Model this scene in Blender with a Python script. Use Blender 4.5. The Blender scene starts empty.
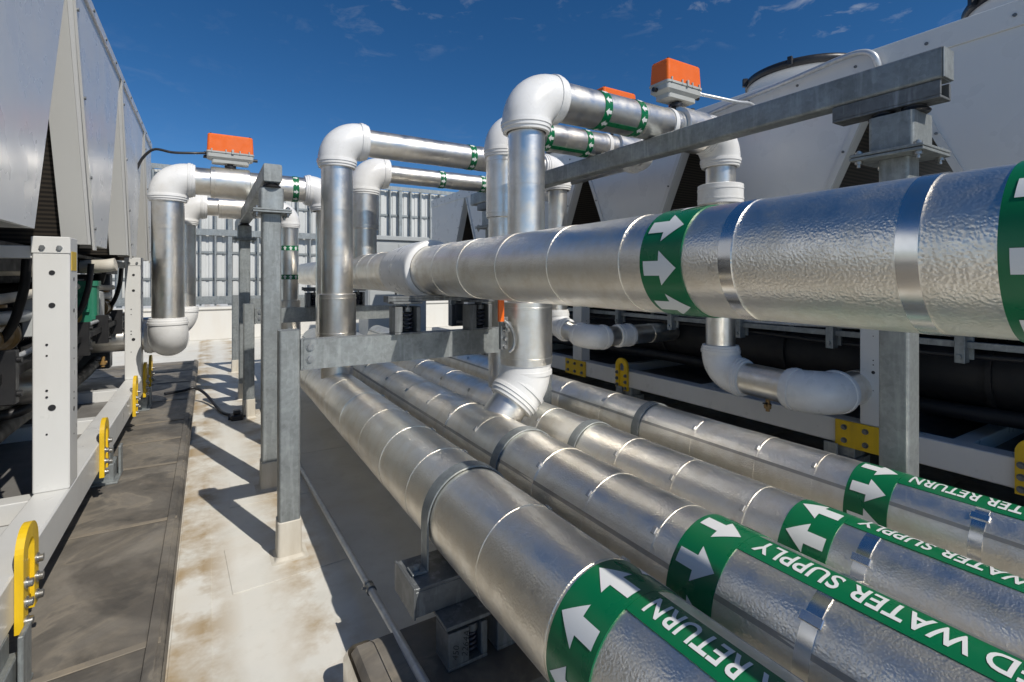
import bpy, bmesh, math, random
from mathutils import Vector, Matrix
random.seed(7)
PI = math.pi
R_ = math.radians
H = 1.5                                   # eye height above the roof
S = bpy.context.scene
COL = S.collection

# ------------------------------------------------------------------ mesh builder
class MB:
    def __init__(s):
        s.v = []; s.f = []; s.sm = []; s.mi = []
    def add(s, vs, fs, smooth=False, mi=0):
        b = len(s.v)
        s.v.extend([tuple(x) for x in vs])
        for f in fs:
            s.f.append([b + i for i in f]); s.sm.append(smooth); s.mi.append(mi)
    def bm(s, bm, smooth=False, mi=0):
        bm.verts.index_update()
        s.add([v.co for v in bm.verts], [[v.index for v in f.verts] for f in bm.faces], smooth, mi)
        bm.free()
    def box(s, x0, x1, y0, y1, z0, z1, bev=0.003, mi=0, M=None):
        bm = bmesh.new()
        bmesh.ops.create_cube(bm, size=1.0)
        for v in bm.verts:
            v.co = Vector(((x0+x1)/2 + v.co.x*(x1-x0), (y0+y1)/2 + v.co.y*(y1-y0), (z0+z1)/2 + v.co.z*(z1-z0)))
        if bev > 0:
            bmesh.ops.bevel(bm, geom=bm.edges[:], offset=min(bev, .3*min(abs(x1-x0), abs(y1-y0), abs(z1-z0))), segments=1, affect='EDGES')
        if M is not None: bmesh.ops.transform(bm, matrix=M, verts=bm.verts)
        bmesh.ops.recalc_face_normals(bm, faces=bm.faces)
        s.bm(bm, False, mi)
    def loft(s, rings, closed=True, smooth=True, mi=0):
        n = len(rings[0]); vs = [p for r in rings for p in r]; fs = []
        for i in range(len(rings)-1):
            for j in range(n if closed else n-1):
                k = (j+1) % n
                fs.append([i*n+j, i*n+k, (i+1)*n+k, (i+1)*n+j])
        s.add(vs, fs, smooth, mi)
    def cap(s, ring, flip=False, mi=0):
        f = list(range(len(ring)))
        s.add(ring, [f[::-1] if flip else f], False, mi)
    def tube(s, path, r, n=24, caps=True, mi=0, smooth=True):
        path = [Vector(p) for p in path]
        m = len(path)
        rr = r if isinstance(r, (list, tuple)) else [r]*m
        tan = []
        for i in range(m):
            a = path[max(i-1, 0)]; b = path[min(i+1, m-1)]
            t = (b - a)
            tan.append(t.normalized() if t.length > 1e-9 else (tan[-1] if tan else Vector((0,0,1))))
        t = tan[0]
        u = t.cross(Vector((0,0,1)))
        if u.length < .1: u = t.cross(Vector((0,1,0)))
        u.normalize()
        rings = []
        for i in range(m):
            if i:
                q = tan[i-1].rotation_difference(tan[i]); u = q @ u
            w = tan[i].cross(u).normalized(); u = w.cross(tan[i]).normalized()
            rings.append([path[i] + u*rr[i]*math.cos(2*PI*k/n) + w*rr[i]*math.sin(2*PI*k/n) for k in range(n)])
        s.loft(rings, True, smooth, mi)
        if caps:
            s.cap(rings[0], True, mi); s.cap(rings[-1], False, mi)
    def cyl(s, p0, p1, r, r1=None, n=24, caps=True, mi=0):
        s.tube([p0, p1], [r, r if r1 is None else r1], n, caps, mi)
    def lathe(s, o, d, prof, n=40, mi=0, hard=True):
        """surface of revolution: prof = [(t along d, radius)]; hard = separate normals at every profile vertex"""
        o = Vector(o); d = Vector(d).normalized()
        u = d.cross(Vector((0,0,1)))
        if u.length < .1: u = d.cross(Vector((0,1,0)))
        u.normalize(); w = d.cross(u)
        def ring(t, r): return [o + d*t + u*r*math.cos(2*PI*k/n) + w*r*math.sin(2*PI*k/n) for k in range(n)]
        if hard:
            for a, b in zip(prof[:-1], prof[1:]): s.loft([ring(*a), ring(*b)], True, True, mi)
        else: s.loft([ring(*a) for a in prof], True, True, mi)
    def prism(s, pts, axis, a0, a1, mi=0, smooth=False):
        """2D outline pushed along x, y or z"""
        def P(p, a):
            return {'x': (a, p[0], p[1]), 'y': (p[0], a, p[1]), 'z': (p[0], p[1], a)}[axis]
        bm = bmesh.new()
        A = [bm.verts.new(P(p, a0)) for p in pts]; B = [bm.verts.new(P(p, a1)) for p in pts]
        n = len(pts)
        bm.faces.new(A); bm.faces.new(B[::-1])
        for i in range(n): bm.faces.new([A[i], B[i], B[(i+1) % n], A[(i+1) % n]])
        bmesh.ops.recalc_face_normals(bm, faces=bm.faces)
        s.bm(bm, smooth, mi)
    def build(s, name, mats, parent=None):
        me = bpy.data.meshes.new(name)
        off = Vector((0,0,0))
        p = parent
        while p is not None:
            off += p.location; p = p.parent
        me.from_pydata([(x-off.x, y-off.y, z-off.z) for x, y, z in s.v], [], s.f)
        me.polygons.foreach_set('use_smooth', s.sm)
        me.polygons.foreach_set('material_index', s.mi)
        for m in (mats if isinstance(mats, (list, tuple)) else [mats]): me.materials.append(m)
        me.update()
        o = bpy.data.objects.new(name, me); COL.objects.link(o)
        if parent is not None: o.parent = parent
        return o

def rrect(x0, x1, y0, y1, r, n=4):
    out = []
    for cx, cy, a0 in ((x1-r, y1-r, 0), (x0+r, y1-r, 90), (x0+r, y0+r, 180), (x1-r, y0+r, 270)):
        for k in range(n+1):
            a = R_(a0 + 90*k/n); out.append((cx + r*math.cos(a), cy + r*math.sin(a)))
    return out

def thing(name, label, cat, loc=(0,0,0), group=None):
    o = bpy.data.objects.new(name, None); COL.objects.link(o)
    o.empty_display_size = .1
    o.location = loc; o['label'] = label; o['category'] = cat
    if group: o['group'] = group
    return o
def tag(o, label, cat, group=None):
    o['label'] = label; o['category'] = cat
    if group: o['group'] = group
    return o
def struct(o): o['kind'] = 'structure'; return o

def bez(pts, n=10):
    out = []; P = [Vector(p) for p in pts]; P = [P[0]*2-P[1]] + P + [P[-1]*2-P[-2]]
    for i in range(1, len(P)-2):
        for k in range(n):
            t = k/n; a, b, c, d = P[i-1:i+3]
            out.append(.5*((2*b) + (c-a)*t + (2*a-5*b+4*c-d)*t*t + (3*b-a-3*c+d)*t**3))
    out.append(P[-2]); return out

# ------------------------------------------------------------------ materials
def nodes(name):
    m = bpy.data.materials.new(name); m.use_nodes = True
    nt = m.node_tree; return m, nt, nt.nodes['Principled BSDF']
def N(nt, t, **kw):
    n = nt.nodes.new(t)
    for k, v in kw.items(): setattr(n, k, v)
    return n
def noise(nt, scale, detail=3, rough=.55, vec=None, dist=0):
    n = N(nt, 'ShaderNodeTexNoise'); n.inputs['Scale'].default_value = scale
    n.inputs['Detail'].default_value = detail; n.inputs['Roughness'].default_value = rough
    n.inputs['Distortion'].default_value = dist
    if vec is not None: nt.links.new(vec, n.inputs['Vector'])
    return n
def ramp(nt, src, p0, c0, p1, c1):
    r = N(nt, 'ShaderNodeValToRGB')
    r.color_ramp.elements[0].position = p0; r.color_ramp.elements[0].color = (*c0, 1)
    r.color_ramp.elements[1].position = p1; r.color_ramp.elements[1].color = (*c1, 1)
    nt.links.new(src, r.inputs[0]); return r
def g3(x): return (x, x, x)
def mixc(nt, fac, a, b):
    m = N(nt, 'ShaderNodeMix', data_type='RGBA')
    for sock, val in ((m.inputs[0], fac), (m.inputs[6], a), (m.inputs[7], b)):
        if isinstance(val, (int, float)): sock.default_value = val
        elif isinstance(val, tuple): sock.default_value = (*val, 1)
        else: nt.links.new(val, sock)
    return m.outputs[2]
def bump(nt, src, strength, dist, prev=None):
    b = N(nt, 'ShaderNodeBump'); b.inputs['Strength'].default_value = strength; b.inputs['Distance'].default_value = dist
    nt.links.new(src, b.inputs['Height'])
    if prev is not None: nt.links.new(prev, b.inputs['Normal'])
    return b.outputs[0]
def objco(nt): return N(nt, 'ShaderNodeTexCoord').outputs['Object']

def mat_alu(name, col=(.92,.885,.815), rough=.34, stucco=.6, sscale=180, low=.06, brushed=False):
    m, nt, p = nodes(name); v = objco(nt)
    p.inputs['Metallic'].default_value = 1
    n1 = noise(nt, 2.3, 4, .6, v); n1b = noise(nt, 11, 4, .65, v)
    c = ramp(nt, n1.outputs[0], .3, tuple(x*.86 for x in col), .7, tuple(min(1, x*1.06) for x in col))
    c2 = ramp(nt, n1b.outputs[0], .34, (.84,.80,.73), .56, g3(1))
    mm = N(nt, 'ShaderNodeMix', data_type='RGBA', blend_type='MULTIPLY'); mm.inputs[0].default_value = .6
    nt.links.new(c.outputs[0], mm.inputs[6]); nt.links.new(c2.outputs[0], mm.inputs[7])
    nt.links.new(mm.outputs[2], p.inputs['Base Color'])
    rr = ramp(nt, n1b.outputs[0], .3, g3(rough*1.35), .7, g3(rough*.85))
    nt.links.new(rr.outputs[0], p.inputs['Roughness'])
    b = bump(nt, noise(nt, 3.5, 2, .5, v).outputs[0], low, .012)
    if stucco > 0:
        vo = N(nt, 'ShaderNodeTexVoronoi', feature='SMOOTH_F1'); vo.inputs['Scale'].default_value = sscale
        wn = noise(nt, sscale*.45, 2, .5, v)
        mv = N(nt, 'ShaderNodeMix', data_type='RGBA'); mv.inputs[0].default_value = .006
        nt.links.new(v, mv.inputs[6]); nt.links.new(wn.outputs['Color'], mv.inputs[7]); nt.links.new(mv.outputs[2], vo.inputs['Vector'])
        b = bump(nt, vo.outputs['Distance'], stucco, .0017, b)
    if brushed:
        mp = N(nt, 'ShaderNodeMapping'); mp.inputs['Scale'].default_value = (1, 1, 40) ; nt.links.new(v, mp.inputs[0])
        b = bump(nt, noise(nt, 6, 3, .6, mp.outputs[0]).outputs[0], .08, .004, b)
    nt.links.new(b, p.inputs['Normal'])
    return m

def mat_galv(name, a=.22, b_=.36, tint=(.93,1.0,1.0), rough=.5, metal=.55):
    m, nt, p = nodes(name); v = objco(nt)
    vo = N(nt, 'ShaderNodeTexVoronoi'); vo.inputs['Scale'].default_value = 55; nt.links.new(v, vo.inputs['Vector'])
    n1 = noise(nt, 6, 5, .65, v)
    c1 = ramp(nt, n1.outputs[0], .3, tuple(a*t for t in tint), .7, tuple(b_*t for t in tint))
    sp = ramp(nt, vo.outputs['Color'], 0, g3(.86), 1, g3(1.1))
    mm = N(nt, 'ShaderNodeMix', data_type='RGBA', blend_type='MULTIPLY'); mm.inputs[0].default_value = 1
    nt.links.new(c1.outputs[0], mm.inputs[6]); nt.links.new(sp.outputs[0], mm.inputs[7])
    mp = N(nt, 'ShaderNodeMapping'); mp.inputs['Scale'].default_value = (9, 9, 1.1); nt.links.new(v, mp.inputs[0])
    st = noise(nt, 3, 4, .6, mp.outputs[0])
    stc = ramp(nt, st.outputs[0], .52, g3(0), .72, g3(.4))
    out = mixc(nt, stc.outputs[0], mm.outputs[2], (.5,.53,.53))
    nt.links.new(out, p.inputs['Base Color'])
    p.inputs['Metallic'].default_value = metal
    rr = ramp(nt, n1.outputs[0], .3, g3(rough*1.2), .7, g3(rough*.8)); nt.links.new(rr.outputs[0], p.inputs['Roughness'])
    nt.links.new(bump(nt, n1.outputs[0], .12, .01), p.inputs['Normal'])
    return m

def mat_paint(name, col, rough=.4, dirt=.15, dirtcol=(.3,.26,.2), dscale=5, spec=.5, bmp=.04, streak=True):
    m, nt, p = nodes(name); v = objco(nt)
    mp = N(nt, 'ShaderNodeMapping'); mp.inputs['Scale'].default_value = (1, 1, .25 if streak else 1); nt.links.new(v, mp.inputs[0])
    n1 = noise(nt, dscale, 6, .65, mp.outputs[0])
    f = ramp(nt, n1.outputs[0], .45, g3(0), .8, g3(dirt))
    nt.links.new(mixc(nt, f.outputs[0], col, dirtcol), p.inputs['Base Color'])
    n2 = noise(nt, dscale*2.2, 3, .5, v)
    rr = ramp(nt, n2.outputs[0], .3, g3(rough*.8), .7, g3(rough*1.25)); nt.links.new(rr.outputs[0], p.inputs['Roughness'])
    p.inputs['Specular IOR Level'].default_value = spec
    if bmp: nt.links.new(bump(nt, noise(nt, 1.7, 2, .5, v).outputs[0], bmp, .02), p.inputs['Normal'])
    return m

M = {}
M['alu'] = mat_alu('stucco_aluminium')
M['alu_smooth'] = mat_alu('smooth_aluminium', (.86,.835,.785), .33, 0, low=.12, brushed=True)
M['alu_band'] = mat_alu('bright_aluminium_band', (.9,.89,.87), .2, 0, low=.05)
M['alu_seam'] = mat_alu('seam_aluminium', (.62,.61,.59), .45, 0, low=.1)
M['alu_dull'] = mat_alu('dull_aluminium', (.45,.44,.42), .4, 0, low=.2)
M['galv'] = mat_galv('galvanised_steel')
M['galv_dark'] = mat_galv('weathered_steel', .12, .2, (.95,1,1.02), .5, .4)
M['bolt'] = mat_galv('zinc_bolt', .3, .45, (1,1,.98), .35, .9)
M['pvc'] = mat_paint('white_pvc', (.72,.72,.71), .3, .35, (.42,.38,.3), 5, .5, .16, False)
M['white'] = mat_paint('white_enamel', (.6,.6,.58), .33, .18, (.36,.33,.28), 4)
M['panel'] = mat_paint('grey_white_panel', (.66,.665,.66), .3, .12, (.36,.35,.33), 2.5, .5, .025)
M['panel_flank'] = mat_paint('beige_flank', (.6,.6,.575), .4, .1, (.36,.34,.3), 3)  # flank sheets: slightly darker, warmer tone than the front panels
M['black'] = mat_paint('black_insulation', (.012,.012,.013), .55, .25, (.05,.045,.04), 6, .4, .2, False)
M['black_plastic'] = mat_paint('black_plastic', (.015,.015,.017), .4, .2, (.06,.055,.05), 8, .5, .03, False)
M['yellow'] = mat_paint('yellow_lug', (.72,.47,.012), .45, .55, (.25,.15,.03), 9, .4, .03)
M['orange'] = mat_paint('orange_plastic', (.76,.135,.008), .36, .15, (.35,.1,.04), 7, .5, .05)
M['grey_cast'] = mat_paint('grey_casting', (.4,.41,.39), .45, .25, (.2,.18,.15), 10, .5, .06)
M['green_paint'] = mat_paint('green_enamel', (.02,.17,.1), .4, .2, (.05,.08,.06), 8)
M['green'] = mat_paint('green_vinyl', (.002,.135,.048), .3, .2, (.02,.08,.035), 6, .5, .0, False)
M['mark'] = mat_paint('white_vinyl', (.68,.69,.68), .35, .1, (.5,.5,.48), 9, .5, 0, False)
M['grey_unit'] = mat_paint('grey_enamel', (.38,.4,.4), .45, .15, (.25,.24,.22), 4)
M['grey_dark'] = mat_paint('slate_enamel', (.09,.1,.11), .45, .25, (.05,.045,.04), 5)
M['pan'] = mat_paint('dirty_pan', (.17,.165,.155), .5, .6, (.07,.06,.05), 4, .3, .1, False)
M['rating'] = mat_paint('rating_foil', (.7,.22,.1), .4, .1, (.4,.2,.1), 9)
M['brass'] = mat_paint('aged_brass', (.25,.15,.05), .4, .3, (.08,.05,.02), 9)
M['blue'] = mat_paint('blue_spring', (.02,.024,.04), .4, .2, (.03,.03,.03), 9)
M['screen'] = mat_paint('white_siding', (.55,.565,.56), .5, .3, (.4,.38,.34), 3)
M['parapet'] = mat_paint('white_coating', (.64,.625,.58), .7, .3, (.5,.42,.3), 2, .2, .1)
M['boot'] = mat_paint('membrane_boot', (.56,.53,.46), .65, .55, (.3,.24,.16), 6, .3, .1)
M['conduit'] = mat_galv('conduit_zinc', .5, .65, (.97,1,1.02), .4, .45)
def mat_coil():
    m, nt, p = nodes('coil_fins'); v = objco(nt)
    w = N(nt, 'ShaderNodeTexWave', bands_direction='Z'); w.inputs['Scale'].default_value = 14; w.inputs['Distortion'].default_value = .3
    nt.links.new(v, w.inputs['Vector'])
    c = ramp(nt, w.outputs[0], .2, (.012,.010,.008), .8, (.05,.04,.03)); nt.links.new(c.outputs[0], p.inputs['Base Color'])
    p.inputs['Roughness'].default_value = .6
    return m
M['coil'] = mat_coil()
def mat_roof():
    m, nt, p = nodes('roof_membrane'); v = objco(nt)
    n0 = noise(nt, .8, 4, .55, v, .6); n1 = noise(nt, 2.6, 6, .62, v, .4); n2 = noise(nt, 14, 5, .7, v)
    base = ramp(nt, n1.outputs[0], .3, (.58,.565,.51), .6, (.70,.69,.64))
    s1 = ramp(nt, n0.outputs[0], .40, g3(0), .62, g3(.36))
    s2 = ramp(nt, n1.outputs[0], .46, g3(0), .66, g3(1))
    mu = N(nt, 'ShaderNodeMath', operation='MULTIPLY'); nt.links.new(s1.outputs[0], mu.inputs[0]); nt.links.new(s2.outputs[0], mu.inputs[1])
    c = mixc(nt, mu.outputs[0], base.outputs[0], (.36,.27,.15))
    # tide-marks: tan dirt collected in a loose line along the welded seam beside the curb
    sx = N(nt, 'ShaderNodeSeparateXYZ'); nt.links.new(v, sx.inputs[0])
    def line(x0, w):
        a = N(nt, 'ShaderNodeMath', operation='SUBTRACT'); nt.links.new(sx.outputs[0], a.inputs[0]); a.inputs[1].default_value = x0
        b = N(nt, 'ShaderNodeMath', operation='ABSOLUTE'); nt.links.new(a.outputs[0], b.inputs[0])
        mr = N(nt, 'ShaderNodeMapRange'); nt.links.new(b.outputs[0], mr.inputs[0])
        mr.inputs[1].default_value = 0; mr.inputs[2].default_value = w; mr.inputs[3].default_value = 1; mr.inputs[4].default_value = 0
        return mr.outputs[0]
    nl = noise(nt, 3.1, 5, .65, v)
    s3 = ramp(nt, nl.outputs[0], .40, g3(0), .60, g3(.9))
    for x0, w in ((-.02, .16), (.42, .2), (-.12, .07)):
        mu2 = N(nt, 'ShaderNodeMath', operation='MULTIPLY'); nt.links.new(line(x0, w), mu2.inputs[0]); nt.links.new(s3.outputs[0], mu2.inputs[1])
        c = mixc(nt, mu2.outputs[0], c, (.34,.24,.12))
    f3 = ramp(nt, n2.outputs[0], .55, g3(0), .8, g3(.22))
    c = mixc(nt, f3.outputs[0], c, (.4,.34,.25))
    nt.links.new(c, p.inputs['Base Color'])
    p.inputs['Roughness'].default_value = .55; p.inputs['Specular IOR Level'].default_value = .35
    b = bump(nt, n0.outputs[0], .25, .05); b = bump(nt, n2.outputs[0], .12, .006, b)
    nt.links.new(b, p.inputs['Normal'])
    return m
M['roof'] = mat_roof()
def mat_curb():
    m, nt, p = nodes('curb_membrane'); v = objco(nt)
    n0 = noise(nt, 2.2, 6, .6, v, .7); n1 = noise(nt, 5.5, 6, .65, v, .8); n2 = noise(nt, 30, 4, .6, v)
    base = ramp(nt, n0.outputs[0], .34, (.075,.069,.06), .64, (.21,.19,.16))
    # pale dried-puddle rims
    r = N(nt, 'ShaderNodeValToRGB'); e = r.color_ramp.elements
    e[0].position = .475; e[0].color = (0,0,0,1); e[1].position = .555; e[1].color = (0,0,0,1)
    x = e.new(.515); x.color = (.42,.42,.42,1)
    nt.links.new(n0.outputs[0], r.inputs[0])
    c = mixc(nt, r.outputs[0], base.outputs[0], (.3,.26,.2))
    f = ramp(nt, n1.outputs[0], .48, g3(0), .72, g3(.6)); c = mixc(nt, f.outputs[0], c, (.23,.2,.16))
    n3 = noise(nt, 1.1, 5, .6, v, 1.1); f3 = ramp(nt, n3.outputs[0], .38, g3(.65), .52, g3(0)); c = mixc(nt, f3.outputs[0], c, (.05,.045,.04))
    nt.links.new(c, p.inputs['Base Color'])
    rr = ramp(nt, n1.outputs[0], .3, g3(.42), .7, g3(.7)); nt.links.new(rr.outputs[0], p.inputs['Roughness'])
    b = bump(nt, n0.outputs[0], .3, .02); b = bump(nt, n2.outputs[0], .15, .004, b); nt.links.new(b, p.inputs['Normal'])
    return m
M['curb'] = mat_curb()
M['curb_seam'] = mat_paint('curb_seam_tape', (.2,.175,.14), .6, .6, (.34,.28,.2), 9, .3, .1, False)
M['roof_seam'] = M['roof']

# ------------------------------------------------------------------ setting: roof, curbs
m = MB(); m.add([(-60,-60,0),(60,-60,0),(60,60,0),(-60,60,0)], [[0,1,2,3]]); struct(m.build('roof_deck', M['roof']))
m = MB()                                    # overlapping welded sheets
m.box(-.13, .015, -4, 13.88, .0005, .0035, .0012)
m.box(.22, .36, -4, 2.6, .0005, .003, .0012) if False else None
for x0, x1, y0, y1, an in ((.10, .66, 2.70, 3.16, 3), (.12, .68, 3.72, 4.2, -2), (.1, .66, 5.85, 6.3, 2), (.1, .7, 6.8, 7.25, -3)):
    m.box(x0, x1, y0, y1, .0006, .0031, .001, M=Matrix.Translation((x0, y0, 0)) @ Matrix.Rotation(R_(an), 4, 'Z') @ Matrix.Translation((-x0, -y0, 0)))
m.box(.03, 3.2, 4.55, 4.62, .0005, .0022, .0008); m.box(.03, 3.2, 1.9, 1.96, .0005, .0022, .0008)
struct(m.build('roof_seam', M['roof_seam']))

def curb(x0, x1, y0, y1, edge):
    h = .15
    m = MB(); m.box(x0, x1, y0, y1, -.02, h, .012)
    y = y0 + .5
    k = 0
    while y < y1 - .2:                      # lapped sheets across the curb
        sk = .05*math.sin(k*2.1)
        m.box(x0+.01, x1-.012, y, y+.035, h+.0005, h+.0045, .0015, 1, Matrix.Translation((0, y, 0)) @ Matrix.Rotation(R_(4*math.sin(k*1.7)), 4, 'Z') @ Matrix.Translation((0, -y, 0)))
        y += .86 + .25*math.sin(k*1.3); k += 1
    s = 1 if edge == 'right' else -1
    xe = x1 if s > 0 else x0
    a, b = sorted((xe - s*.055, xe - s*.02))
    m.box(a, b, y0, y1, h+.005, h+.011, .002)
    a, b = sorted((xe + s*.001, xe + s*.006))
    m.box(a, b, y0, y1, h-.06, h-.012, .002)
    return struct(m.build('roof_curb', [M['curb'], M['curb_seam']]))
curb(-3.3, -.137, .9, 9.6, 'right')
curb(3.42, 6.6, -3, 9.9, 'left')

# ------------------------------------------------------------------ shared pipe pieces
def band(mb, o, d, r, w, th=.003, n=48):
    """thin metal strap all the way round"""
    mb.lathe(o, d, [(-w/2, r-.001), (-w/2, r+th), (w/2, r+th), (w/2, r-.001)], n)

def jacket(mb, o, d, L, r, seams, n=48):
    """cladding built of overlapping sheets: each starts a hair wider than the last one ends"""
    cuts = [0] + [s for s in seams if 0.01 < s < L-.01] + [L]
    for a, b in zip(cuts[:-1], cuts[1:]):
        j = random.uniform(-.0006, .0008)
        e = 0 if a == 0 else -.012
        mb.lathe(o, d, [(a+e, r-.002), (a+e, r+.0016+j), (b, r-.0002+j)], n)

def on_pipe(c, R, phi, y):
    return Vector((c[0] + R*math.cos(phi), y, c[1] + R*math.sin(phi)))

def frame_of(o, d):
    """coordinates on any pipe: origin, direction and two cross axes; phi runs from u (level) to w (up or away)"""
    o = Vector(o); d = Vector(d).normalized()
    if abs(d.z) > .9: u = Vector((1,0,0)); w = Vector((0,1,0))
    elif abs(d.y) > .9: u = Vector((1,0,0)); w = Vector((0,0,1))
    else: u = Vector((0,1,0)); w = Vector((0,0,1))
    return o, d, u, w
def pt(F, t, R, phi):
    o, d, u, w = F
    return o + d*t + u*R*math.cos(phi) + w*R*math.sin(phi)

def marker_ring(F, R, t0, t1, parent, arrow_dir, count=8, arrow_scale=1.0, phase=0, sub=True):
    w_ = t1 - t0
    mb = MB(); o, d, u, w = F
    mb.lathe(o + d*t0, d, [(0, R), (0, R+.0035), (w_, R+.0035), (w_, R)], 64)
    ring = mb.build('marker_band', M['green'], parent)
    Rr = R + .005
    L = w_*.80; wh = min(w_*.34, PI*Rr/count*.80)*arrow_scale; ws = wh*.42; Lh = L*.52
    tc = (t0+t1)/2
    for k in range(count):
        ph0 = phase + 2*PI*k/count
        mb = MB(); vs = []; fs = []
        def col_(s, inner):
            tip = L/2 - Lh*abs(s)/wh
            low = -L/2 if inner else L/2 - Lh
            return low, tip
        spans = [(-wh, -ws, False), (-ws, ws, True), (ws, wh, False)]
        for a, b, inner in spans:
            nn = 6
            for i in range(nn):
                s0 = a + (b-a)*i/nn; s1 = a + (b-a)*(i+1)/nn
                if s0 < 0 < s1: s0, s1 = s0, s1
                l0, h0 = col_(s0, inner); l1, h1 = col_(s1, inner)
                q = []
                for s, y in ((s0, l0), (s1, l1), (s1, h1), (s0, h0)):
                    q.append(pt(F, tc + arrow_dir*y, Rr, ph0 + s/Rr))
                b0 = len(vs); vs += q; fs.append([b0, b0+1, b0+2, b0+3])
        mb.add(vs, fs, False)
        mb.build('arrow', M['mark'], ring)
    return ring

def letters(txt, F, R, t_end, length, phic, capH, parent):
    """lettering bent round the pipe: reads along +d and ends at t_end; letter tops face +phi"""
    cu = bpy.data.curves.new('lettering', 'FONT'); cu.body = txt; cu.size = 1; cu.offset = .018; cu.resolution_u = 4
    cu.space_character = 1.04
    ob = bpy.data.objects.new('lettering', cu); COL.objects.link(ob)
    bpy.context.view_layer.update()
    dg = bpy.context.evaluated_depsgraph_get()
    me = bpy.data.meshes.new_from_object(ob.evaluated_get(dg))
    bpy.data.objects.remove(ob); bpy.data.curves.remove(cu)
    bm = bmesh.new(); bm.from_mesh(me); bpy.data.meshes.remove(me)
    x0 = min(v.co.x for v in bm.verts); x1 = max(v.co.x for v in bm.verts)
    y0 = 0; y1 = max(v.co.y for v in bm.verts)
    for i in range(1, 9):
        bmesh.ops.bisect_plane(bm, geom=bm.verts[:]+bm.edges[:]+bm.faces[:], plane_co=(0, y1*i/9, 0), plane_no=(0,1,0))
    bmesh.ops.triangulate(bm, faces=bm.faces[:])
    mb = MB()
    for v in bm.verts:
        t = t_end - length + (v.co.x-x0)/(x1-x0)*length
        ph = phic + ((v.co.y-y0)/(y1-y0)-.5)*capH/R
        v.co = pt(F, t, R, ph)
    mb.bm(bm)
    return mb.build('lettering', M['mark'], parent)

def marker_strip(F, R, t0, t1, phic, width, parent):
    mb = MB(); n = 14; hw = width/2/R
    A = [pt(F, t0, R+.0035, phic-hw+2*hw*i/n) for i in range(n+1)]
    B = [pt(F, t1, R+.0035, phic-hw+2*hw*i/n) for i in range(n+1)]
    A2 = [pt(F, t0, R, phic-hw), ] ; B2 = [pt(F, t1, R, phic-hw)]
    mb.loft([A, B], False, True)
    mb.add([A[0], B[0], pt(F, t1, R, phic-hw), pt(F, t0, R, phic-hw)], [[0,1,2,3]])
    mb.add([A[-1], B[-1], pt(F, t1, R, phic+hw), pt(F, t0, R, phic+hw)], [[0,1,2,3]])
    return mb.build('marker_strip', M['green'], parent)

# ------------------------------------------------------------------ the long pipes
def long_pipe(name, label, X, Z, R, Y0, Y1, seams, strips_phi, txt, arrow_dir, bandY, group, lap_phi, txt_len=.82, wide=(), clip_phi=None, extra_bands=()):
    root = thing(name, label, 'pipe', (X, Y0, 0), group)
    o = (X, Y0, Z); d = (0,1,0); F = frame_of(o, d)
    mb = MB(); jacket(mb, o, d, Y1-Y0, R, [s-Y0 for s in seams], 64)
    mb.lathe(o, d, [(.002, R), (.002, R*.45)], 48); mb.lathe(o, d, [(Y1-Y0-.002, R*.45), (Y1-Y0-.002, R)], 48)
    mb.build('jacket', M['alu'], root)
    for s in seams:
        mb = MB(); w_ = .036 if s in wide else .007
        band(mb, (X, s, Z), d, R, w_, .0026 if s in wide else .0009, 64)
        # the small fold where the strap is crimped
        c = on_pipe((X, Z), R+.004, lap_phi if clip_phi is None else clip_phi, s)
        ph = lap_phi if clip_phi is None else clip_phi
        Mx = Matrix.Translation(c) @ Matrix.Rotation(-(ph - PI/2), 4, 'Y')
        mb.box(-.012, .012, -.008 if w_ < .02 else -w_*.7, .008 if w_ < .02 else w_*.7, -.003, .004, .0015, 0, Mx)
        mb.build('seam_band', M['alu_band'] if s in wide else M['alu_seam'], root)
    mb = MB()
    for a in (lap_phi,):
        n = 2; hw = .007/R
        P = [[pt(F, t, R+.0022, a-hw), pt(F, t, R+.0022, a+hw)] for t in (0, Y1-Y0)]
        mb.add([P[0][0], P[0][1], P[1][1], P[1][0], pt(F, 0, R-.002, a-hw), pt(F, Y1-Y0, R-.002, a-hw), pt(F, 0, R-.002, a+hw), pt(F, Y1-Y0, R-.002, a+hw)],
               [[0,1,2,3], [0,3,5,4], [1,2,7,6]])
    mb.build('lap_seam', M['alu_dull'], root)
    for by in bandY:
        marker_ring(F, R, by-.15-Y0, by-Y0, root, arrow_dir, 8, 1.0, R_(97))
    if txt:
        y1 = bandY[0]-.1515
        st = marker_strip(F, R, max(.05, -1.1-Y0), y1-Y0, strips_phi, .096, root)
        letters(txt, F, R+.0052, y1-.028-Y0, txt_len, strips_phi, .060, st)
    return root

FP = 'insulated mains running low over the roof'
def seq(a, b, st, j=.02):
    out = []; y = a
    while y < b: out.append(round(y + random.uniform(-j, j), 3)); y += st
    return out
P1 = (.862, H-.905, .171); P2 = (1.30, H-.905, .171); P3 = (1.75, H-.925, .15); P4 = (2.32, H-.925, .15)
PU = (1.26, H+.045, .16)
s1 = [-.3, .1, .5, 1.0, 1.36, 1.99, 2.36, 2.74, 3.2, 3.7, 4.5, 5.2, 5.9]
long_pipe('floor_pipe', 'low silver pipe nearest the walkway, green strip lettered RETURN, arrows pointing away', *P1, -1.3, 7.4, s1, R_(95), 'CHILLED WATER RETURN', 1, [.975], FP, R_(52), .72)
s2 = [-.2, .22, .62, 1.09, 1.40, 1.72, 2.3, 2.62, 2.95, 3.35, 3.8, 4.4, 5.1]
long_pipe('floor_pipe', 'low silver pipe carrying the long readable WATER SUPPLY strip, second from the walkway', *P2, -1.3, 7.6, s2, R_(95), 'CHILLED WATER SUPPLY', -1, [1.0], FP, R_(158), .72, (.62,), R_(135))
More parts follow.
